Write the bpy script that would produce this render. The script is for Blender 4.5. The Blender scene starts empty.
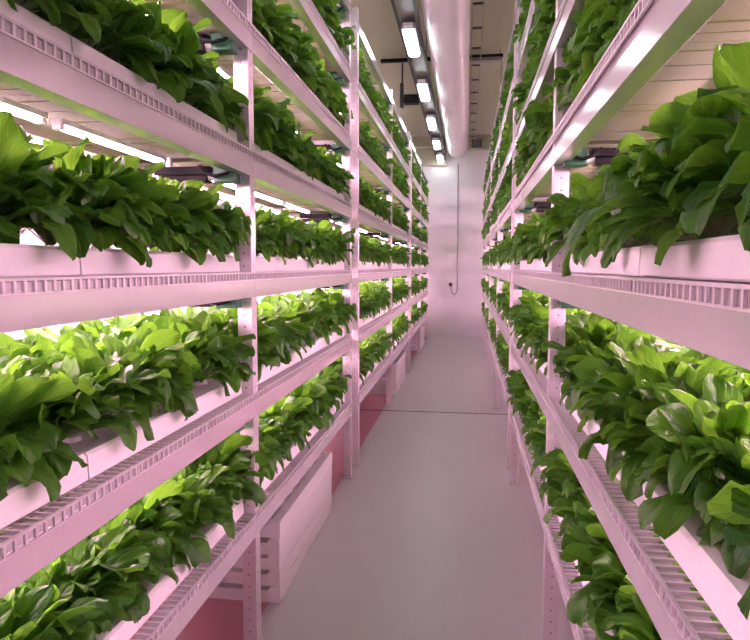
import bpy, bmesh, math, random
import numpy as np
from mathutils import Vector, Matrix

random.seed(7)
sc = bpy.context.scene
col = sc.collection
PI = math.pi
CAM_H = 1.62

# ------------------------------------------------------------------ materials
def new_mat(name):
    m = bpy.data.materials.new(name)
    m.use_nodes = True
    nt = m.node_tree
    return m, nt, nt.nodes['Principled BSDF']

def N(nt, kind, **kw):
    n = nt.nodes.new(kind)
    for k, v in kw.items():
        setattr(n, k, v)
    return n

def math_node(nt, op, a, b=None, c=None, clamp=False):
    n = N(nt, 'ShaderNodeMath', operation=op)
    n.use_clamp = clamp
    for i, x in enumerate((a, b, c)):
        if x is None:
            continue
        if isinstance(x, (int, float)):
            n.inputs[i].default_value = x
        else:
            nt.links.new(x, n.inputs[i])
    return n.outputs[0]

def mix_col(nt, fac, a, b):
    n = N(nt, 'ShaderNodeMix', data_type='RGBA')
    for sock, x in ((n.inputs[0], fac), (n.inputs[6], a), (n.inputs[7], b)):
        if isinstance(x, (int, float)):
            sock.default_value = x
        elif isinstance(x, tuple):
            sock.default_value = (*x, 1)
        else:
            nt.links.new(x, sock)
    return n.outputs[2]

def simple(name, c, rough=.5, metal=0., noise=0., nscale=6., bump=0., spec=None):
    m, nt, b = new_mat(name)
    b.inputs['Roughness'].default_value = rough
    b.inputs['Metallic'].default_value = metal
    if spec is not None:
        b.inputs['Specular IOR Level'].default_value = spec
    if noise or bump:
        tc = N(nt, 'ShaderNodeTexCoord')
        nz = N(nt, 'ShaderNodeTexNoise')
        nz.inputs['Scale'].default_value = nscale
        nz.inputs['Detail'].default_value = 4
        nt.links.new(tc.outputs['Object'], nz.inputs['Vector'])
        d = tuple(max(0, x * (1 - noise)) for x in c)
        l = tuple(min(1, x * (1 + noise)) for x in c)
        nt.links.new(mix_col(nt, nz.outputs['Fac'], d, l), b.inputs['Base Color'])
        if bump:
            bp = N(nt, 'ShaderNodeBump')
            bp.inputs['Strength'].default_value = bump
            bp.inputs['Distance'].default_value = .01
            nt.links.new(nz.outputs['Fac'], bp.inputs['Height'])
            nt.links.new(bp.outputs['Normal'], b.inputs['Normal'])
    else:
        b.inputs['Base Color'].default_value = (*c, 1)
    return m

def emit(name, c, strength):
    m, nt, b = new_mat(name)
    b.inputs['Base Color'].default_value = (.9, .9, .9, 1)
    b.inputs['Emission Color'].default_value = (*c, 1)
    b.inputs['Emission Strength'].default_value = strength
    return m

GROW = (1.0, .53, .75)
M = {}
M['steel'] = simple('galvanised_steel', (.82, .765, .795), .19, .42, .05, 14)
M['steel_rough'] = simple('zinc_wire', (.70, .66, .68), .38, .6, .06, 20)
M['foam'] = simple('white_foam', (.88, .85, .86), .75, 0, .02, 30, .15)
M['black'] = simple('black_plastic', (.008, .008, .009), .6, 0, 0, 6, 0, .2)
M['darkmetal'] = simple('dark_painted_metal', (.035, .034, .036), .45)
M['green'] = simple('green_plastic', (.014, .13, .06), .4)
M['white_plastic'] = simple('white_plastic', (.82, .80, .80), .4)
M['duct'] = simple('duct_sheet_metal', (.74, .71, .72), .28, .15, .02, 2)
M['housing'] = simple('lamp_housing', (.8, .8, .8), .4)
M['fixture'] = simple('fixture_grey', (.25, .25, .26), .4, .3)
M['tube'] = emit('grow_tube_glow', GROW, 50)
M['ceil_lamp'] = emit('ceiling_lamp_glow', (.90, .96, 1.0), 9)
M['greymetal'] = simple('grey_metal', (.30, .29, .29), .4, .5)
M['pipe'] = simple('grey_cable', (.42, .36, .39), .5)

# perforated upright: rows of small dark holes
def perforated():
    m, nt, b = new_mat('perforated_steel')
    b.inputs['Roughness'].default_value = .33
    b.inputs['Metallic'].default_value = .5
    tc = N(nt, 'ShaderNodeTexCoord')
    sp = N(nt, 'ShaderNodeSeparateXYZ')
    nt.links.new(tc.outputs['Object'], sp.inputs[0])
    fz = math_node(nt, 'SUBTRACT', math_node(nt, 'FRACT', math_node(nt, 'MULTIPLY', sp.outputs['Z'], 1 / .05)), .5)
    dz = math_node(nt, 'MULTIPLY', fz, .05)
    def hole(axis):
        # two columns of holes per face, at +-13 mm
        d = math_node(nt, 'SUBTRACT', math_node(nt, 'ABSOLUTE', axis), .0)
        r2 = math_node(nt, 'SQRT', math_node(nt, 'ADD', math_node(nt, 'MULTIPLY', d, d), math_node(nt, 'MULTIPLY', dz, dz)))
        return math_node(nt, 'LESS_THAN', r2, .0040)
    geo = N(nt, 'ShaderNodeNewGeometry')
    sn = N(nt, 'ShaderNodeSeparateXYZ')
    nt.links.new(geo.outputs['Normal'], sn.inputs[0])
    isx = math_node(nt, 'GREATER_THAN', math_node(nt, 'ABSOLUTE', sn.outputs['X']), .7)
    hx = math_node(nt, 'MULTIPLY', hole(sp.outputs['Y']), isx)
    hy = math_node(nt, 'MULTIPLY', hole(sp.outputs['X']), math_node(nt, 'SUBTRACT', 1.0, isx))
    h = math_node(nt, 'ADD', hx, hy, clamp=True)
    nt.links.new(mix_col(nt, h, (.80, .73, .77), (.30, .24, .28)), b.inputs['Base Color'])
    return m
M['upright'] = perforated()

# cream boards across the shelf underside
def board_mat():
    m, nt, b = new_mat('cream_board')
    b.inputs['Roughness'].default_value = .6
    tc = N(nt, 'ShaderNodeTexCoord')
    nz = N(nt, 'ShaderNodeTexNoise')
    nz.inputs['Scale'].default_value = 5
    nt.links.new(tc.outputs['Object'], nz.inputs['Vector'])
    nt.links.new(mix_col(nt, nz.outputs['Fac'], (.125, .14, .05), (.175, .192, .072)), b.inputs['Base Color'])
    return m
M['board'] = board_mat()

def leaf_mat():
    m, nt, b = new_mat('leaf_green')
    uv = N(nt, 'ShaderNodeUVMap', uv_map='leaf')
    sp = N(nt, 'ShaderNodeSeparateXYZ')
    nt.links.new(uv.outputs[0], sp.inputs[0])
    a = math_node(nt, 'ABSOLUTE', math_node(nt, 'SUBTRACT', sp.outputs['X'], .5))
    s = sp.outputs['Y']
    mid = math_node(nt, 'SUBTRACT', 1.0, math_node(nt, 'DIVIDE', a, math_node(nt, 'SUBTRACT', .16, math_node(nt, 'MULTIPLY', s, .12))), clamp=True)
    fr = math_node(nt, 'FRACT', math_node(nt, 'SUBTRACT', math_node(nt, 'MULTIPLY', s, 9.0), math_node(nt, 'MULTIPLY', a, 6.0)))
    tri = math_node(nt, 'ABSOLUTE', math_node(nt, 'SUBTRACT', fr, .5))
    side = math_node(nt, 'MULTIPLY', math_node(nt, 'SUBTRACT', .11, tri, clamp=True), 5.0, clamp=True)
    vein = math_node(nt, 'MAXIMUM', mid, side)
    stem = math_node(nt, 'SUBTRACT', 1.65, math_node(nt, 'MULTIPLY', s, 4.2), clamp=True)
    at = N(nt, 'ShaderNodeAttribute', attribute_name='tint')
    sa = N(nt, 'ShaderNodeSeparateColor')
    nt.links.new(at.outputs['Color'], sa.inputs[0])
    oi = N(nt, 'ShaderNodeObjectInfo')
    base = mix_col(nt, sa.outputs[0], (.015, .098, .013), (.115, .32, .018))
    base = mix_col(nt, math_node(nt, 'MULTIPLY', oi.outputs['Random'], .35), base, (.055, .19, .012))
    tc = N(nt, 'ShaderNodeTexCoord')
    nz = N(nt, 'ShaderNodeTexNoise')
    nz.inputs['Scale'].default_value = 28
    nz.inputs['Detail'].default_value = 3
    nt.links.new(tc.outputs['Object'], nz.inputs['Vector'])
    base = mix_col(nt, math_node(nt, 'MULTIPLY', math_node(nt, 'SUBTRACT', nz.outputs['Fac'], .35, clamp=True), .6), base, (.085, .25, .018))
    c = mix_col(nt, math_node(nt, 'MULTIPLY', vein, .62), base, (.17, .36, .07))
    c = mix_col(nt, stem, c, (.60, .66, .42))
    nt.links.new(c, b.inputs['Base Color'])
    b.inputs['Roughness'].default_value = .33
    b.inputs['Specular IOR Level'].default_value = .34
    h = math_node(nt, 'ADD', math_node(nt, 'MULTIPLY', vein, -.6), nz.outputs['Fac'])
    bp = N(nt, 'ShaderNodeBump')
    bp.inputs['Strength'].default_value = 1
    bp.inputs['Distance'].default_value = .008
    nt.links.new(h, bp.inputs['Height'])
    nt.links.new(bp.outputs['Normal'], b.inputs['Normal'])
    tr = N(nt, 'ShaderNodeBsdfTranslucent')
    tcx = mix_col(nt, .55, c, (.22, .52, .03))
    nt.links.new(tcx, tr.inputs['Color'])
    mx = N(nt, 'ShaderNodeMixShader')
    mx.inputs[0].default_value = .42
    nt.links.new(b.outputs[0], mx.inputs[1])
    nt.links.new(tr.outputs[0], mx.inputs[2])
    out = nt.nodes['Material Output']
    nt.links.new(mx.outputs[0], out.inputs['Surface'])
    return m
M['leaf'] = leaf_mat()

def floor_mat():
    m, nt, b = new_mat('sealed_concrete')
    tc = N(nt, 'ShaderNodeTexCoord')
    sp = N(nt, 'ShaderNodeSeparateXYZ')
    nt.links.new(tc.outputs['Object'], sp.inputs[0])
    nz = N(nt, 'ShaderNodeTexNoise')
    nz.inputs['Scale'].default_value = 1.6
    nz.inputs['Detail'].default_value = 5
    nt.links.new(tc.outputs['Object'], nz.inputs['Vector'])
    grey = mix_col(nt, nz.outputs['Fac'], (.54, .505, .51), (.60, .57, .57))
    # base colour turns rose under the rack rows
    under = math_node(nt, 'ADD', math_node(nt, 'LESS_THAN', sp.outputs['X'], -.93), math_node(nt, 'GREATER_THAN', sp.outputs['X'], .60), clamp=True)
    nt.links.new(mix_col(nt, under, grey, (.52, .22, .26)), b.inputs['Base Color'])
    b.inputs['Roughness'].default_value = .34
    mr = N(nt, 'ShaderNodeMapRange')
    mr.inputs['To Min'].default_value = .29
    mr.inputs['To Max'].default_value = .36
    nt.links.new(nz.outputs['Fac'], mr.inputs['Value'])
    nt.links.new(mr.outputs[0], b.inputs['Roughness'])
    return m
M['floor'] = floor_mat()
M['joint'] = simple('floor_joint_filler', (.05, .05, .055), .6)
M['wall'] = simple('painted_wall', (.74, .725, .735), .6, 0, .02, 3)
M['ceiling'] = simple('painted_ceiling', (.47, .455, .34), .7, 0, .05, 3)

# ------------------------------------------------------------------ mesh helpers
def add_box(bm, x0, x1, y0, y1, z0, z1):
    if x0 > x1: x0, x1 = x1, x0
    v = [bm.verts.new(p) for p in ((x0,y0,z0),(x1,y0,z0),(x1,y1,z0),(x0,y1,z0),(x0,y0,z1),(x1,y0,z1),(x1,y1,z1),(x0,y1,z1))]
    for f in ((3,2,1,0),(4,5,6,7),(0,1,5,4),(1,2,6,5),(2,3,7,6),(3,0,4,7)):
        bm.faces.new([v[i] for i in f])

def add_prism(bm, prof, y0, y1):
    """closed profile of (x, z) pulled along y"""
    a = [bm.verts.new((x, y0, z)) for x, z in prof]
    b = [bm.verts.new((x, y1, z)) for x, z in prof]
    n = len(prof)
    for i in range(n):
        j = (i + 1) % n
        bm.faces.new((a[i], a[j], b[j], b[i]))
    bm.faces.new(a[::-1]); bm.faces.new(b)

def add_tube(bm, pts, r, seg=8, cap=True):
    rings = []
    pts = [Vector(p) for p in pts]
    for i, p in enumerate(pts):
        d = (pts[min(i + 1, len(pts) - 1)] - pts[max(i - 1, 0)]).normalized()
        up = Vector((0, 0, 1)) if abs(d.z) < .9 else Vector((1, 0, 0))
        s = d.cross(up).normalized(); t = s.cross(d)
        rr = r[i] if isinstance(r, (list, tuple)) else r
        rings.append([bm.verts.new(p + (s * math.cos(k * 2 * PI / seg) + t * math.sin(k * 2 * PI / seg)) * rr) for k in range(seg)])
    for a, b in zip(rings, rings[1:]):
        for k in range(seg):
            bm.faces.new((a[k], a[(k + 1) % seg], b[(k + 1) % seg], b[k]))
    if cap:
        bm.faces.new(rings[0][::-1]); bm.faces.new(rings[-1])

def mesh_of(name, bm, mat, smooth=False, bevel=0):
    bmesh.ops.recalc_face_normals(bm, faces=bm.faces)
    if bevel:
        es = [e for e in bm.edges if len(e.link_faces) == 2 and e.calc_face_angle(0) > .6]
        bmesh.ops.bevel(bm, geom=es, offset=bevel, segments=2, profile=.5, affect='EDGES')
    me = bpy.data.meshes.new(name)
    bm.to_mesh(me); bm.free()
    me.materials.append(mat)
    if smooth:
        for p in me.polygons: p.use_smooth = True
    return me

def link(name, data, parent=None, loc=(0, 0, 0), rot=(0, 0, 0)):
    o = bpy.data.objects.new(name, data)
    col.objects.link(o)
    o.location = loc; o.rotation_euler = rot
    if parent is not None: o.parent = parent
    return o

def obj(name, bm, mat, parent=None, loc=(0, 0, 0), rot=(0, 0, 0), smooth=False, bevel=0):
    return link(name, mesh_of(name, bm, mat, smooth, bevel), parent, loc, rot)

def tag(o, label, cat, group=None, kind=None):
    o['label'] = label; o['category'] = cat
    if group: o['group'] = group
    if kind: o['kind'] = kind
    return o

def thing(name, label, cat, loc=(0, 0, 0), group=None, rot=(0, 0, 0)):
    return tag(link(name, None, None, loc, rot), label, cat, group)

def struct(name, bm, mat, label=None):
    o = obj(name, bm, mat)
    o['kind'] = 'structure'
    return o

def copy_tree(root, loc, label, group, rotz=None):
    r = root.copy(); col.objects.link(r)
    r.location = loc
    if rotz is not None: r.rotation_euler = (0, 0, rotz)
    r['label'] = label
    if group: r['group'] = group
    for ch in root.children:
        c = ch.copy(); col.objects.link(c); c.parent = r
        for g in ch.children:
            d = g.copy(); col.objects.link(d); d.parent = c
    return r

ORD = ['', 'first', 'second', 'third', 'fourth', 'fifth', 'sixth', 'seventh', 'eighth', 'ninth', 'tenth', 'eleventh', 'twelfth', 'thirteenth', 'fourteenth', 'fifteenth']

# ------------------------------------------------------------------ room shell
XL, XR, Y0, Y1, ZC = -1.85, 1.30, -1.6, 15.1, 4.62
def box_struct(name, mat, *b):
    bm = bmesh.new(); add_box(bm, *b); return struct(name, bm, mat)
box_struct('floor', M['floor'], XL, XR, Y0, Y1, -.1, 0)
box_struct('ceiling', M['ceiling'], XL, XR, Y0, Y1, ZC, ZC + .1)
box_struct('wall_left', M['wall'], XL - .1, XL, Y0 - .1, Y1 + .1, -.1, ZC + .1)
box_struct('wall_right', M['wall'], XR, XR + .1, Y0 - .1, Y1 + .1, -.1, ZC + .1)
box_struct('wall_back', M['wall'], XL, XR, Y1, Y1 + .1, -.1, ZC + .1)
box_struct('wall_front', M['wall'], XL, XR, Y0 - .1, Y0, -.1, ZC + .1)
box_struct('trim_1', M['joint'], XL, XR, 7.07, 7.095, 0, .0015)         # dark joint across the floor
box_struct('trim_2', M['ceiling'], XL, -.5, 15.02, Y1, 3.95, ZC)         # dropped soffits at the end wall
box_struct('trim_3', M['ceiling'], .0, XR, 15.02, Y1, 4.28, ZC)

# ------------------------------------------------------------------ racks
LEVELS = [.497, 1.0, 1.497, 1.984, 2.478, 2.966]
TOP = 3.455
BH = .076            # beam face
DECK = .100          # deck surface above beam bottom
DEPTH = .70
POST = .06
FACE = {'left': -.86, 'right': .335}
SGN = {'left': -1, 'right': 1}
RACKS_OF = {'left': [[.28, 2.53, 4.75], [5.10, 7.42, 9.72], [10.02, 12.15, 14.3]],
            'right': [[.30, 2.70, 4.80], [5.14, 7.42, 9.72], [10.02, 12.15, 14.3]]}
NEAR = ['nearest', 'middle', 'farthest']

def lev(side, k):
    z = LEVELS[k]
    if side == 'right' and k == 3: z += .042
    if side == 'right' and k == 1: z -= .012
    return z

def beam_mesh(sg, L, tall, tilt=0.):
    """C-section shelf beam, origin at face bottom, mid-length"""
    bm = bmesh.new()
    t = .004; d = .052
    prof = [(0, 0), (d, 0), (d, .014), (d - t, .014), (d - t, t), (t, t), (t, tall - t), (d - t, tall - t), (d - t, tall - .014), (d, tall - .014), (d, tall), (0, tall)]
    ct, st = math.cos(tilt), math.sin(tilt)
    prof = [(sg * (x * ct + z * st), z * ct - x * st) for x, z in prof]
    add_prism(bm, prof, -L / 2, L / 2)
    me = mesh_of('beam', bm, M['steel'], bevel=.0012)
    return me

def deck_mesh(sg, L):
    """wire deck: cross wires bent down over the front beam, origin at front, deck surface z=0"""
    bm = bmesh.new()
    n = int(L / .030)
    for i in range(n):
        y = -L / 2 + (i + .5) * L / n
        add_box(bm, sg * .0, sg * (DEPTH - .03), y - .003, y + .003, -.006, 0)          # wire across
        add_box(bm, sg * -.004, sg * .001, y - .004, y + .004, -.030, 0)                     # bent-down end
    for u in (.058, .30, .55):
        add_box(bm, sg * u, sg * (u + .006), -L / 2, L / 2, -.011, -.006)
    add_box(bm, sg * -.005, sg * .0015, -L / 2, L / 2, -.004, .002)                          # top rail
    add_box(bm, sg * -.0045, sg * .0015, -L / 2, L / 2, -.031, -.027)                        # lower rail
    return mesh_of('deck', bm, M['steel_rough'])

def flange_mesh(sg, L):
    bm = bmesh.new()
    add_box(bm, sg * .0015, sg * .004, -L / 2, L / 2, -.026, -.0065)
    add_box(bm, sg * .004, sg * .042, -L / 2, L / 2, -.0095, -.0065)
    return mesh_of('edge_strip', bm, M['steel'])

def boards_mesh(sg, L):
    bm = bmesh.new()
    y = -L / 2 + .01
    rnd = random.Random(3)
    while y < L / 2 - .05:
        w = min(rnd.choice((.06, .075, .11, .13)), L / 2 - y)
        dz = rnd.uniform(-.0015, .0015)
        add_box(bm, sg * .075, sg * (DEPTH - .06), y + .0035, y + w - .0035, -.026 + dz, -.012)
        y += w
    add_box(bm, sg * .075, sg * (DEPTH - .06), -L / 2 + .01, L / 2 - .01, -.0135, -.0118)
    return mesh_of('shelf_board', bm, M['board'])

def upright_mesh(sg, H):
    bm = bmesh.new()
    a = POST / 2; t = .005
    # open C section, back open away from the aisle
    prof = [(-a, -a), (a, -a), (a, -a + t * 3), (a - t, -a + t * 3), (a - t, -a + t), (-a + t, -a + t), (-a + t, a - t), (a - t, a - t), (a - t, a - 3 * t), (a, a - 3 * t), (a, a), (-a, a)]
    prof = [(sg * x, y) for x, y in prof]
    lo = [bm.verts.new((x, y, .008)) for x, y in prof]
    hi = [bm.verts.new((x, y, H)) for x, y in prof]
    n = len(prof)
    for i in range(n):
        j = (i + 1) % n
        bm.faces.new((lo[i], lo[j], hi[j], hi[i]))
    bm.faces.new(lo[::-1]); bm.faces.new(hi)
    return mesh_of('upright', bm, M['upright'])

def foot_mesh():
    bm = bmesh.new()
    add_box(bm, -.038, .038, -.036, .036, 0, .008)
    return mesh_of('foot_plate', bm, M['steel_rough'], bevel=.001)

def connector_mesh(sg):
    bm = bmesh.new()
    add_box(bm, sg * -.002, sg * .001, -.029, .029, -.006, BH + .004)
    for z in (.018, .056):
        add_tube(bm, [(sg * -.002, 0, z), (sg * -.006, 0, z)], .006, 6)
    return mesh_of('beam_connector', bm, M['steel'])

foot_me = foot_mesh()
_cache = {}
def cached(key, fn, *a):
    if key not in _cache: _cache[key] = fn(*a)
    return _cache[key]

rack_labels = {
    ('left', 0): 'tall galvanised shelving rack nearest the camera on the left, white foam trays stacked below it',
    ('left', 1): 'middle shelving rack of the left row, its bluish top rail catching the ceiling lamps',
    ('left', 2): 'last shelving rack of the left row, ending at the pink end wall',
    ('right', 0): 'tall galvanised shelving rack nearest the camera on the right, big leaves overhanging its beam',
    ('right', 1): 'middle shelving rack of the right row, beyond the first pair of joined uprights',
    ('right', 2): 'last shelving rack of the right row, ending at the pink end wall',
}
for side in ('left', 'right'):
    sg = SGN[side]; fx = FACE[side]
    for r, ys in enumerate(RACKS_OF[side]):
        root = thing('shelving_rack', rack_labels[(side, r)], 'shelving rack', (fx, ys[0], 0), 'galvanised growing racks along the aisle')
        for y in ys:
            for u in (.004 + POST / 2, DEPTH - POST / 2):
                up = link('upright', cached(('up', sg), upright_mesh, sg, 3.63), root, (sg * u, y - ys[0], 0), (0, 0, 0) if u < .3 else (0, 0, PI))
                link('foot_plate', foot_me, up)
        for b in range(2):
            L = ys[b + 1] - ys[b]; yc = (ys[b] + ys[b + 1]) / 2 - ys[0]
            Lb = L + (POST if False else 0.0)
            for k in range(7):
                z = TOP if k == 6 else lev(side, k)
                tall, tilt = (BH, 0.)
                if side == 'right' and k == 3: tall, tilt = .094, math.radians(4.4)
                e0 = POST / 2 if b == 0 else 0
                e1 = POST / 2 if b == 1 else 0
                Lf = L + e0 + e1 - .003; ycf = yc + (e1 - e0) / 2
                link('beam', cached(('beam', sg, round(Lf, 3), tall), beam_mesh, sg, Lf, tall, tilt), root, (0, ycf, z))
                rb = link('beam', cached(('beam', -sg, round(L - .06, 3), BH), beam_mesh, -sg, L - .06, BH), root, (sg * DEPTH, yc, z))
                if k < 6:
                    Ld = L - .002
                    dk = link('deck', cached(('deck', sg, round(Ld, 3)), deck_mesh, sg, Ld), root, (0, yc, z + DECK + (.018 if tall > BH else 0)))
                    link('edge_strip', cached(('edge', sg, round(Ld, 3)), flange_mesh, sg, Ld), dk)
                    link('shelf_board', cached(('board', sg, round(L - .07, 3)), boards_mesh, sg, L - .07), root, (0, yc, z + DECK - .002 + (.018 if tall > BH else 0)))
        for y in ys:                                            # ties between front and rear posts at the top
            bm = bmesh.new(); add_box(bm, sg * .066, sg * (DEPTH - .062), -.015, .015, 0, .03)
            link('tie_bar', cached(('tie', sg), mesh_of, 'tie_bar', bm, M['steel']), root, (0, y - ys[0], TOP + .04))

# ------------------------------------------------------------------ foam trays
TRAY_H = .068
TRAY_W = .52
SETBACK = .044
def tray_mesh(L):
    """foam raft: bevelled slab with a stepped foot, drain grooves and round plant sockets on top; x from 0..-W, y centred"""
    bm = bmesh.new()
    h = TRAY_H
    prof = [(-.004, 0), (0, .004), (-.001, h * .4), (-.003, h - .008), (-.010, h), (-.035, h), (-.04, h - .006),
            (-TRAY_W + .04, h - .006), (-TRAY_W + .035, h), (-TRAY_W + .008, h), (-TRAY_W, h - .006), (-TRAY_W, .004), (-TRAY_W + .004, 0)]
    add_prism(bm, prof, -L / 2, L / 2)
    n = int(L / .165)
    for i in range(n):
        y = (i - (n - 1) / 2) * .168
        for x in (-.13, -.365):
            add_tube(bm, [(x, y, h - .006), (x, y, h + .006)], [.032, .028], 12)
    return mesh_of('foam_tray', bm, M['foam'])

def shelf_name(side, r, k):
    return f'{ORD[k + 1]} shelf up, {NEAR[r]} {side} rack'
def tray_z(side, k):
    return lev(side, k) + DECK + (.018 if side == 'right' and k == 3 else 0) + .002

for side in ('left', 'right'):
    sg = SGN[side]
    for r, ys in enumerate(RACKS_OF[side]):
        for b in range(2):
            L = ys[b + 1] - ys[b]
            Lt = (L - .10) / 2
            me = cached(('tray', round(Lt, 3)), tray_mesh, Lt)
            for k in range(6):
                for h in range(2):
                    yc = ys[b] + .05 + Lt * (h + .5)
                    where = f"{'near' if h == 0 else 'far'} half of {ORD[b + 1]} bay"
                    o = link('foam_tray', me, None, (FACE[side] + sg * SETBACK, yc, tray_z(side, k)), (0, 0, 0 if side == 'left' else PI))
                    o.scale.y = .994
                    tag(o, f'white foam tray, {where}, {shelf_name(side, r, k)}', 'tray', 'white foam growing trays under the plants')

# stacks of spare trays on the floor under the left racks
SPARE_H = .079
def spare_mesh(L):
    bm = bmesh.new()
    h = SPARE_H
    prof = [(-.002, 0), (0, .002), (0, h - .003), (-.003, h), (-.05, h), (-.06, h - .02), (-TRAY_W + .06, h - .02), (-TRAY_W + .05, h), (-TRAY_W + .003, h), (-TRAY_W, h - .003), (-TRAY_W, .002), (-TRAY_W + .002, 0)]
    add_prism(bm, prof, -L / 2, L / 2)
    for i in range(7):
        y = (i - 3) * L / 7.3
        for x in (-.09, -.26, -.43):
            add_tube(bm, [(x, y, h - .021), (x, y, h + (.004 if x < -.1 else .002))], [.04, .033], 12)
    return mesh_of('spare_foam_tray', bm, M['foam'])
spare_me = spare_mesh(1.2)
HT = ['bottom', 'second from bottom', 'middle', 'second from top', 'topmost']
for si, (y, n, where) in enumerate([(3.48, 5, 'stack under the nearest left rack'), (8.62, 5, 'stack under the middle left rack'), (12.9, 5, 'stack under the last left rack')]):
    for i in range(n):
        o = link('spare_foam_tray', spare_me, None, (FACE['left'] - .012 + random.uniform(-.006, .004), y + random.uniform(-.008, .008), i * (SPARE_H + .0008)), (0, 0, random.uniform(-.002, .002)))
        tag(o, f'spare white foam tray on the floor, {HT[i]} of {where}' if i == 0 else f'spare white foam tray, {HT[i]} of {where}', 'tray', 'spare foam trays stacked on the floor')

# ------------------------------------------------------------------ LED tubes and drivers
def make_lamp(name, L):
    root = link(name, None)
    bm = bmesh.new()
    seg = 10
    prof = [(.013 * math.cos(PI + PI * i / seg), .013 * math.sin(PI + PI * i / seg)) for i in range(seg + 1)]
    add_prism(bm, prof, -L / 2 + .02, L / 2 - .02)
    obj('tube', bm, M['tube'], root, smooth=False)
    bm = bmesh.new(); add_box(bm, -.018, .018, -L / 2, L / 2, .0005, .016)
    obj('housing', bm, M['housing'], root)
    for s in (-1, 1):
        bm = bmesh.new(); add_box(bm, -.014, .014, min(s * (L / 2), s * (L / 2 - .02)), max(s * (L / 2), s * (L / 2 - .02)), -.014, .0005)
        obj('end_cap', bm, M['white_plastic'], root, bevel=.002)
    return root

protos = {}
def put_lamp(L, loc, label):
    key = round(L, 2)
    if key not in protos:
        root = protos[key] = make_lamp('grow_lamp', L)
        tag(root, label, 'grow lamp', 'grow lamps under the shelves')
        root.location = loc
        return root
    return copy_tree(protos[key], loc, label, 'grow lamps under the shelves')

def make_driver(sg):
    root = link('lamp_driver', None)
    # lies across the shelf just before the upright, hung from the boards; origin on the rack face
    bm = bmesh.new(); add_box(bm, sg * .03, sg * .115, -.035, .035, -.030, .036)
    obj('cover', bm, M['green'], root, bevel=.004)['label'] = 'green plastic cover'
    bm = bmesh.new(); add_tube(bm, [(sg * .115, 0, -.004), (sg * .145, 0, -.004)], .017, 10)
    obj('connector', bm, M['white_plastic'], root)['label'] = 'white round connector'
    bm = bmesh.new(); add_box(bm, sg * .145, sg * .34, -.028, .028, -.026, -.002); add_box(bm, sg * .13, sg * .36, -.03, .03, .004, .034)
    obj('ballast', bm, M['black'], root, bevel=.002)['label'] = 'black ballast bar'
    bm = bmesh.new()
    add_tube(bm, [(sg * .03, -.03, .03), (sg * .05, -.06, .0), (sg * .09, -.07, -.012), (sg * .13, -.07, .0), (sg * .16, -.06, .028)], .008, 6)
    obj('cable', bm, M['black'], root, smooth=True)
    bm = bmesh.new(); add_box(bm, sg * .05, sg * .07, -.01, .01, .034, .074)
    obj('hanger', bm, M['steel_rough'], root)
    bm = bmesh.new(); add_box(bm, sg * .30, sg * .32, -.01, .01, .034, .074)
    obj('hanger', bm, M['steel_rough'], root)
    return root

drivers = {}
LAMP_SETS = 0
for side in ('left', 'right'):
    sg = SGN[side]; fx = FACE[side]
    for r, ys in enumerate(RACKS_OF[side]):
        for b in range(2):
            a, c = ys[b] + .05, ys[b + 1] - .04
            mid = a + .60 * (c - a)
            for k in range(1, 7):                       # lamps hang under shelf k, over shelf k-1
                under = tray_z(side, k) - .002 - .030 - .040 if k < 6 else TOP + .05 - .040
                uu = (.27, .50) if side == 'left' else (.36, .57)
                for q, u in enumerate(uu):
                    row = 'front' if q == 0 else 'rear'
                    x = fx + sg * u
                    if q == 0:
                        spans = [(a + .04, mid - .02), (mid + .04, c - .20)]
                    else:
                        spans = [(a + .05, c - .05)] if r else [(a + .05, mid - .03), (mid + .03, c - .05)]
                    for j, (p, s_) in enumerate(spans):
                        part = '' if len(spans) == 1 else ('near half of ' if j == 0 else 'far half of ')
                        put_lamp(s_ - p, (x, (p + s_) / 2, under), f'glowing {row} tube lamp over {ORD[k]} shelf, {part}{ORD[b + 1]} bay, {NEAR[r]} {side} rack')
                # driver hangs at the far end of the front lamp row
                lab = f'black lamp driver with green cover above {ORD[k]} shelf, {ORD[b + 1]} bay, {NEAR[r]} {side} rack'
                loc = (fx, c - .06, under - .038)
                if sg not in drivers:
                    drivers[sg] = make_driver(sg)
                    tag(drivers[sg], lab, 'lamp driver', 'lamp drivers at the uprights')
                    drivers[sg].location = loc
                else:
                    copy_tree(drivers[sg], loc, lab, 'lamp drivers at the uprights')

# hanging frame that carries the topmost lamps is the rack's own top: slim rails across the bay
for o in [o for o in bpy.data.objects if o.name.startswith('shelving_rack')]:
    side = 'left' if o.location.x < 0 else 'right'; sg = SGN[side]
    RACKS = RACKS_OF[side]
    r = [i for i, ys in enumerate(RACKS) if abs(ys[0] - o.location.y) < .01][0]
    ys = RACKS[r]
    for b in range(2):
        a, c = ys[b], ys[b + 1]
        for j in range(1, 4):
            y = a + (c - a) * j / 4 - ys[0]
            bm = bmesh.new(); add_box(bm, sg * .05, sg * (DEPTH - .05), -.012, .012, 0, .024)
            link('lamp_rail', cached(('lr', sg), mesh_of, 'lamp_rail', bm, M['steel']), o, (0, y, TOP + .05))

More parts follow.
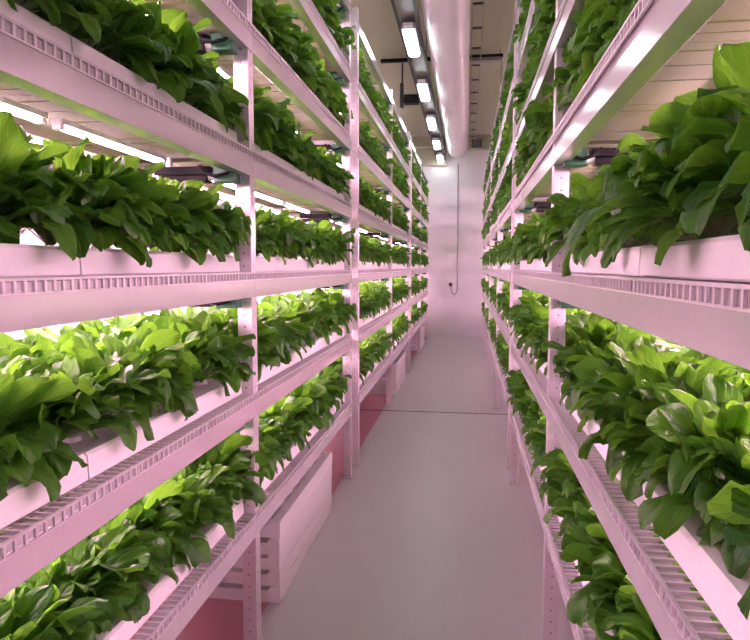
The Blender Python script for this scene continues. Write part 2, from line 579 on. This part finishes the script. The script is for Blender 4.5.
# ------------------------------------------------------------------ leafy plants
def leaf_geo(rng, az, e0, bend, L, W, tint, n=12, m=7, front=True, zlow=-.10, twist=0., r0=.012, fold=.35, xmax=.205):
    s = np.linspace(0, 1, n)
    elev = e0 - bend * s ** 1.35
    ds = L / (n - 1)
    rr = r0 + np.concatenate([[0], np.cumsum(np.cos((elev[1:] + elev[:-1]) / 2) * ds)])
    zz = np.concatenate([[0], np.cumsum(np.sin((elev[1:] + elev[:-1]) / 2) * ds)])
    u = np.clip((s - .34) / .66, 0, 1)
    w = .0058 - .002 * s + (W / 2) * np.clip(1 - np.abs(2 * u ** 1.05 - 1) ** 2.5, 0, 1) ** .62 * (u > 0)
    w[-1] = W * .14
    v = np.linspace(-1, 1, m)
    S, V = np.meshgrid(s, v, indexing='ij')
    Wd = w[:, None]
    ph = rng.uniform(0, 6.28); ph2 = rng.uniform(0, 6.28)
    amp = W * rng.uniform(.10, .2)
    tw = twist * S
    lift = Wd * np.abs(V) * math.sin(fold) + amp * np.sin(S * rng.uniform(9, 14) + ph + V * 1.1) * V ** 2 * (u[:, None] > 0)
    lift += W * .15 * np.abs(np.sin(PI * 5.5 * S - 2.2 * np.abs(V) + ph2)) * (1 - np.abs(V) ** 3) * (np.abs(V) > .15) * np.minimum(1, u[:, None] * 3)
    lat = Wd * V * math.cos(fold)
    lat2 = lat * np.cos(tw) - lift * np.sin(tw); lift2 = lat * np.sin(tw) + lift * np.cos(tw)
    sway = rng.uniform(-.25, .25) * L * S ** 2
    nr = -np.sin(elev)[:, None]; nz = np.cos(elev)[:, None]
    R = rr[:, None] + nr * lift2
    Z = zz[:, None] + nz * lift2
    T = lat2 + sway
    ca, sa = math.cos(az), math.sin(az)
    X = R * ca - T * sa; Y = R * sa + T * ca
    if front: X = xmax - .03 * np.log1p(np.exp(np.clip((xmax - X) / .03, -30, 30)))
    t = np.clip((X - .105) / .035, 0, 1) if front else np.zeros_like(X)
    zmin = .010 + .012 * np.sin(S * 9 + ph) * np.abs(V) + t * (zlow - .02)
    sm = .02
    Z = .265 - .02 * np.log1p(np.exp(np.clip((.265 - Z) / .02, -30, 30)))
    Z = zmin + sm * np.log1p(np.exp(np.clip((Z - zmin) / sm, -30, 30)))
    co = np.stack([X, Y, Z], -1).reshape(-1, 3)
    idx = np.arange(n * m).reshape(n, m)
    q = np.stack([idx[:-1, :-1], idx[:-1, 1:], idx[1:, 1:], idx[1:, :-1]], -1).reshape(-1, 4)
    uv = np.stack([V * .5 + .5, S], -1).reshape(-1, 2)
    return co, q, uv, np.full(len(co), tint)

def plant_geo(seed, nl=19, n=12, m=7, size=1., front=True, big=None):
    rng = np.random.default_rng(seed)
    parts = []
    ga = 2.399
    for i in range(nl):
        f = i / (nl - 1)                       # 0 inner .. 1 outer
        az = i * ga + rng.uniform(-.3, .3)
        e0 = math.radians(87 - 33 * f + rng.uniform(-9, 9))
        bend = math.radians(30 + 62 * f + rng.uniform(-22, 30))
        L = size * (.205 + .065 * f ** .6) * rng.uniform(.82, 1.2)
        W = L * rng.uniform(.24, .33)
        tint = float(np.clip(rng.normal(.78 - .62 * f, .2), 0, 1))
        parts.append(leaf_geo(rng, az, e0, bend, L, W, tint, n, m, front, rng.uniform(-.075, -.02), rng.uniform(-.9, .9), .010, rng.uniform(.15, .5)))
    if front:                                   # aisle-side leaves leaning out and drooping over the tray
        for i in range(6):
            az = (i - 2.5) * .36 + rng.uniform(-.15, .15)
            L = size * rng.uniform(.185, .25)
            parts.append(leaf_geo(rng, az, math.radians(rng.uniform(30, 66)), math.radians(rng.uniform(55, 130)), L, L * rng.uniform(.28, .38),
                                  float(np.clip(rng.normal(.18, .16), 0, 1)), n, m, True, rng.uniform(-.085, -.03), rng.uniform(-.5, .5), .012, rng.uniform(.1, .4)))
    for kw in big or ():
        parts.append(leaf_geo(rng, **kw))
    co, q, uv, ti = [], [], [], []; off = 0
    for c, qq, w, t in parts:
        co.append(c); q.append(qq + off); uv.append(w); ti.append(t); off += len(c)
    return np.concatenate(co), np.concatenate(q), np.concatenate(uv), np.concatenate(ti)

def build_mesh(name, co, q, uv, ti):
    me = bpy.data.meshes.new(name)
    nv, nf = len(co), len(q)
    me.vertices.add(nv); me.loops.add(nf * 4); me.polygons.add(nf)
    me.vertices.foreach_set('co', co.astype(np.float32).ravel())
    me.loops.foreach_set('vertex_index', q.astype(np.int32).ravel())
    me.polygons.foreach_set('loop_start', np.arange(0, nf * 4, 4, dtype=np.int32))
    me.polygons.foreach_set('use_smooth', np.ones(nf, dtype=bool))
    me.update(calc_edges=True)
    l = me.uv_layers.new(name='leaf')
    l.data.foreach_set('uv', uv[q.ravel()].astype(np.float32).ravel())
    a = me.color_attributes.new('tint', 'FLOAT_COLOR', 'POINT')
    c4 = np.stack([ti, ti, ti, np.ones_like(ti)], -1)
    a.data.foreach_set('color', c4.astype(np.float32).ravel())
    me.materials.append(M['leaf'])
    me.validate()
    return me

NV = 14
front_me = [build_mesh('leafy_plant', *plant_geo(100 + i, 36, 14, 7)) for i in range(NV)]
rear_me = [build_mesh('leafy_plant', *plant_geo(300 + i, 30, 11, 5, 1.0, False)) for i in range(6)]
low_front = [plant_geo(500 + i, 26, 8, 5) for i in range(8)]
low_rear = [plant_geo(600 + i, 20, 7, 3, 1.0, False) for i in range(6)]

# camera basis for ranking what shows largest
pitch = math.atan(53 / 640); yaw = math.atan(92 * math.cos(pitch) / 640)
Fv = Vector((-math.sin(yaw) * math.cos(pitch), math.cos(yaw) * math.cos(pitch), -math.sin(pitch)))
Rv = Vector((math.cos(yaw), math.sin(yaw), 0)); Uv = Rv.cross(Fv)

spots = []
prng = random.Random(11)
for side in ('left', 'right'):
    sg = SGN[side]
    for r, ys in enumerate(RACKS_OF[side]):
        for b in range(2):
            a, c = ys[b] + .14, ys[b + 1] - .13
            n = int(round((c - a) / .158)) + 1
            for k in range(6):
                for row, u in ((0, .168), (1, .41)):
                    for i in range(n):
                        y = a + (c - a) * i / (n - 1) + prng.uniform(-.02, .02)
                        x = FACE[side] + sg * (u + prng.uniform(-.012, .012))
                        z = tray_z(side, k) + TRAY_H
                        sz = prng.uniform(.86, 1.12)
                        rot = prng.uniform(-.35, .35) if row == 0 else prng.uniform(0, 6.28)
                        d = Vector((x, y, z + .1 - CAM_H)); dep = d.dot(Fv)
                        score = 0
                        if dep > .3:
                            px = 375 + 640 * d.dot(Rv) / dep; py = 320 - 640 * d.dot(Uv) / dep
                            mg = 90 / dep
                            if -mg < px < 750 + mg and -mg < py < 640 + mg:
                                vis = 1 if row == 0 else ((.55, .5, .35, .16, .1, .08)[k])
                                if k >= 4: vis *= .8
                                score = vis * sz / dep ** 2
                        spots.append((score, side, r, b, k, row, i, n, x, y, z, sz, rot))
# the big overhanging plant on the right rack, nearest the camera at eye level
big_kw = [dict(az=.15, e0=math.radians(86), bend=math.radians(18), L=.275, W=.17, xmax=.5, tint=.12, n=18, m=11, fold=.10, twist=.25, zlow=-.06),
          dict(az=.55, e0=math.radians(50), bend=math.radians(70), L=.27, W=.085, xmax=.5, tint=.12, n=18, m=11, fold=.2, zlow=-.04),
          dict(az=-.5, e0=math.radians(40), bend=math.radians(60), L=.28, W=.085, xmax=.5, tint=.08, n=18, m=11, fold=.2, zlow=-.04),
          dict(az=-.05, e0=math.radians(48), bend=math.radians(150), L=.36, W=.10, xmax=.5, tint=.05, n=18, m=11, fold=.25, zlow=-.12),
          dict(az=.35, e0=math.radians(30), bend=math.radians(60), L=.25, W=.08, xmax=.5, tint=.15, n=18, m=11, fold=.2, zlow=-.03)]
big_me = build_mesh('leafy_plant', *plant_geo(900, 30, 16, 9, 1.1, True, big_kw))
big_i = min((i for i, t in enumerate(spots) if t[1] == 'right' and t[4] == 2 and t[5] == 0), key=lambda i: abs(spots[i][9] - 1.22))
spots[big_i] = spots[big_i][:8] + (FACE['right'] + .13, 1.27) + spots[big_i][10:]
order = sorted(range(len(spots)), key=lambda i: -spots[i][0])
chosen = set(order[:296]) | {big_i}
mass = []
for idx, (score, side, r, b, k, row, i, n, x, y, z, sz, rot) in enumerate(spots):
    base = 0 if side == 'left' else PI
    if idx in chosen:
        me = front_me[prng.randrange(NV)] if row == 0 else rear_me[prng.randrange(6)]
        if idx == big_i: me, sz, rot = big_me, 1.0, 0.0
        o = link('leafy_plant', me, None, (x, y, z), (0, 0, base + rot))
        o.scale = (sz, sz * prng.choice((-1, 1)), min(1.18, sz * prng.uniform(1.0, 1.15) * (1.08 if row else 1)))
        if idx == big_i: o.scale = (1, 1, 1)
        elif side == 'right' and k == 1 and row == 0 and y < 1.2: o.scale = (.7, .8, .85)
        bay = 'near' if b == 0 else 'far'
        tag(o, f"leafy green, {ORD[i + 1]} along the {'front' if row == 0 else 'rear'} row, {bay} bay, {ORD[k + 1]} shelf up, {NEAR[r]} {side} rack", 'plant', 'leafy greens growing on the racks')
    else:
        if y < .3: continue
        g = low_front[prng.randrange(8)] if row == 0 else low_rear[prng.randrange(6)]
        co = g[0] * np.array([min(.95, sz), sz, min(1.15, sz * 1.08)])
        t = base + rot
        R = np.array([[math.cos(t), -math.sin(t), 0], [math.sin(t), math.cos(t), 0], [0, 0, 1]])
        mass.append((co @ R.T + np.array([x, y, z]), g[1], g[2], np.clip(g[3] + prng.uniform(-.12, .12), 0, 1)))
co, q, uv, ti = [], [], [], []; off = 0
for c, qq, w, t in mass:
    co.append(c); q.append(qq + off); uv.append(w); ti.append(t); off += len(c)
o = link('foliage', build_mesh('foliage', np.concatenate(co), np.concatenate(q), np.concatenate(uv), np.concatenate(ti)))
tag(o, 'mass of small distant leafy greens filling the far shelves of both rack rows', 'foliage', kind='stuff')

# ------------------------------------------------------------------ overhead: duct, lamps, tracks, ladder, bars
t = thing('ventilation_duct', 'long round white ventilation duct running under the ceiling above the aisle', 'duct', (-.24, 0, 4.24))
bm = bmesh.new()
R_ = .24
ptsd = [(0, Y0 + .02, 0), (0, 14.3, 0)] + [(0, 14.3 + .14 * math.sin(a), 0) for a in (.4, .8, 1.2, 1.5)]
rad = [R_, R_] + [R_ * (.55 + .45 * math.cos(a)) for a in (.4, .8, 1.2, 1.5)]
add_tube(bm, ptsd, rad, 40)
obj('duct_body', bm, M['duct'], t, smooth=True)
for y in (1.2, 3.4, 5.6, 7.8, 10.0, 12.2):
    bm = bmesh.new()
    add_tube(bm, [(0, -.012, 0), (0, .012, 0)], R_ + .003, 40)
    obj('joint_band', cached(('jb',), lambda: bm) if False else bm, M['duct'], t, (0, y, 0))
for y in (2.3, 6.7, 11.1, 13.6):
    for x in (-.1, .1):
        bm = bmesh.new(); add_tube(bm, [(x, 0, .2), (x, 0, ZC - 4.24)], .004, 6)
        obj('hanger', bm, M['greymetal'], t, (0, y, 0))

# double black track carrying the ceiling lamps
LX = -.62; LZ = 4.01
t = thing('light_track', 'black double track carrying the ceiling lamps beside the round duct', 'light track', (LX, 7, LZ + .1))
for dx in (-.10, .10):
    bm = bmesh.new(); add_box(bm, dx - .014, dx + .014, -6.4, 7.7, -.02, .02)
    obj('rail', bm, M['darkmetal'], t)
bm = bmesh.new(); add_box(bm, -.075, .075, -6.4, 7.7, .012, .018)
obj('top_tray', bm, M['greymetal'], t)
for y in (-5, -2, 1, 4, 7):
    for dx in (-.1, .1):
        bm = bmesh.new(); add_tube(bm, [(dx, y, .02), (dx, y, ZC - LZ - .1)], .005, 6)
        obj('hanger', bm, M['darkmetal'], t)
def make_ceiling_light():
    root = link('ceiling_light', None)
    bm = bmesh.new(); add_box(bm, -.075, .075, -.42, .42, .02, .08)
    obj('housing', bm, M['fixture'], root, bevel=.004)
    bm = bmesh.new()
    prof = [(-.062, .02), (-.058, -.006), (-.04, -.015), (.04, -.015), (.058, -.006), (.062, .02)]
    add_prism(bm, prof, -.36, .36)
    obj('diffuser', bm, M['ceil_lamp'], root)
    for s_ in (-1, 1):
        bm = bmesh.new(); add_box(bm, -.05, .05, min(s_ * .42, s_ * .45), max(s_ * .42, s_ * .45), .03, .07)
        obj('end_clip', bm, M['white_plastic'], root)
    return root
cl = None
lampy = [1.25, 3.2, 5.15, 7.11, 9.08, 11.04, 12.92, 14.55]
names = ['ceiling lamp over the aisle out of frame above', 'ceiling lamp just above the top edge', 'ceiling lamp above the near end of the duct',
         'nearest and largest lit white ceiling lamp beside the round duct', 'second nearest lit white ceiling lamp beside the duct', 'third nearest lit white ceiling lamp beside the duct',
         'fourth nearest lit white ceiling lamp, one before the last', 'smallest lit white ceiling lamp, at the duct end by the back wall']
for y, nm in zip(lampy, names):
    if cl is None:
        cl = make_ceiling_light(); cl.location = (LX, y, LZ); tag(cl, nm, 'ceiling light', 'ceiling lamps on the black track')
    else:
        copy_tree(cl, (LX, y, LZ), nm, 'ceiling lamps on the black track')

t = thing('cable_ladder', 'narrow dark cable ladder running along the duct below the ceiling', 'cable ladder', (.07, 7, 4.40))
for dx in (-.045, .075):
    bm = bmesh.new(); add_box(bm, dx - .006, dx + .006, -6.5, 7.6, -.02, .02)
    obj('rail', bm, M['greymetal'], t)
bm = bmesh.new(); add_box(bm, -.045, .075, -.018, .018, -.014, .002)
rung = mesh_of('rung', bm, M['darkmetal'])
for i in range(20):
    link('rung', rung, t, (0, -6.2 + i * .7, 0))
for y in (-4, 0, 4, 7):
    bm = bmesh.new(); add_tube(bm, [(.015, y, 0), (.015, y, ZC - 4.40)], .005, 6); add_box(bm, -.045, .075, y - .01, y + .01, -.016, -.01)
    obj('hanger', bm, M['greymetal'], t)

t = thing('hanging_crossbar', 'black horizontal bar hung across the aisle above the round duct', 'crossbar', (0, 9.3, 4.53))
bm = bmesh.new(); add_box(bm, -1.25, .46, -.03, .03, -.015, .03)
obj('bar', bm, M['black'], t)
bm = bmesh.new(); add_box(bm, .02, .44, -.05, .05, -.06, -.015)
obj('cable_tray', bm, M['greymetal'], t)
for p, q in (((-1.2, 0, .03), (-1.2, 0, ZC - 4.53)), ((.42, 0, .03), (.42, 0, ZC - 4.53)), ((.44, 0, -.5), (.44, 0, .0))):
    bm = bmesh.new(); add_tube(bm, [p, q], .007, 6)
    obj('drop_rod', bm, M['greymetal'], t)

t = thing('junction_box', 'small black box hanging left of the second ceiling lamp above the rack tops', 'box', (-.93, 9.7, 4.06))
bm = bmesh.new(); add_box(bm, -.02, .20, -.08, .08, -.03, .09)
obj('box_body', bm, M['black'], t, bevel=.006)
bm = bmesh.new(); add_box(bm, -.08, -.03, -.05, .05, -.08, .26); add_box(bm, -.06, -.04, -.01, .01, .26, ZC - 4.06); add_box(bm, -.03, -.02, -.02, .02, .02, .06)
obj('bracket', bm, M['darkmetal'], t)

t = thing('wall_pipe', 'thin grey pipe down the back wall ending in a small hooked valve', 'pipe', (-.225, Y1 - .02, 0))
bm = bmesh.new()
pts = [(0, 0, 3.98), (0, 0, 1.13)] + [(-.06 - .06 * math.cos(a) * -1 - 0.0, 0, 1.42 - .13 * math.sin(a)) for a in ()]
pts += [(-.07 + .07 * math.cos(a), 0, 1.13 - .15 * math.sin(a)) for a in (.4, .8, 1.2, 1.57, 1.95, 2.3, 2.7, 3.14)] + [(-.14, 0, 1.19)]
add_tube(bm, pts, .011, 8)
obj('pipe_run', bm, M['pipe'], t, smooth=True)
bm = bmesh.new(); add_box(bm, -.19, -.11, -.03, .015, 1.18, 1.25)
obj('valve', bm, M['darkmetal'], t, bevel=.006)
for z in (3.4, 2.4, 1.7):
    bm = bmesh.new(); add_box(bm, -.022, .022, -.013, .02, z - .01, z + .01)
    obj('clip', bm, M['pipe'], t)
t = thing('conduit', 'pale horizontal conduit along the end soffit left of the lamps', 'conduit', (-1.0, 15.00, 4.36))
bm = bmesh.new(); add_tube(bm, [(-.7, 0, 0), (.45, 0, 0)], .014, 8)
obj('conduit_run', bm, M['white_plastic'], t)
bm = bmesh.new(); [add_box(bm, x - .012, x + .012, -.016, .024, -.02, .02) for x in (-.5, 0, .4)]
obj('clip', bm, M['white_plastic'], t)
t = thing('wall_vent', 'small dark vent box high on the back wall right of the duct', 'vent', (.17, 14.98, 4.42))
bm = bmesh.new(); add_box(bm, -.10, .12, -.05, .04, -.09, .09)
obj('vent_body', bm, M['darkmetal'], t, bevel=.005)
bm = bmesh.new(); [add_box(bm, -.08, .10, -.062, -.05, -.07 + i * .034, -.055 + i * .034) for i in range(5)]
obj('louvre', bm, M['greymetal'], t)

# ------------------------------------------------------------------ camera, world, view
cam = bpy.data.cameras.new('camera')
cam.sensor_width = 36
cam.lens = 640 / 750 * 36
cam.clip_start = .05
co_ = bpy.data.objects.new('camera', cam)
col.objects.link(co_)
co_.location = (0, 0, CAM_H)
co_.rotation_euler = (PI / 2 - pitch, 0, yaw)
sc.camera = co_
w = bpy.data.worlds.new('world'); sc.world = w
w.use_nodes = True
w.node_tree.nodes['Background'].inputs[0].default_value = (.05, .05, .05, 1)
sc.view_settings.view_transform = 'Standard'
sc.view_settings.look = 'None'
sc.view_settings.gamma = 1
sc.view_settings.exposure = 1.28
sc.cycles.use_denoising = True
sc.cycles.sample_clamp_indirect = 8
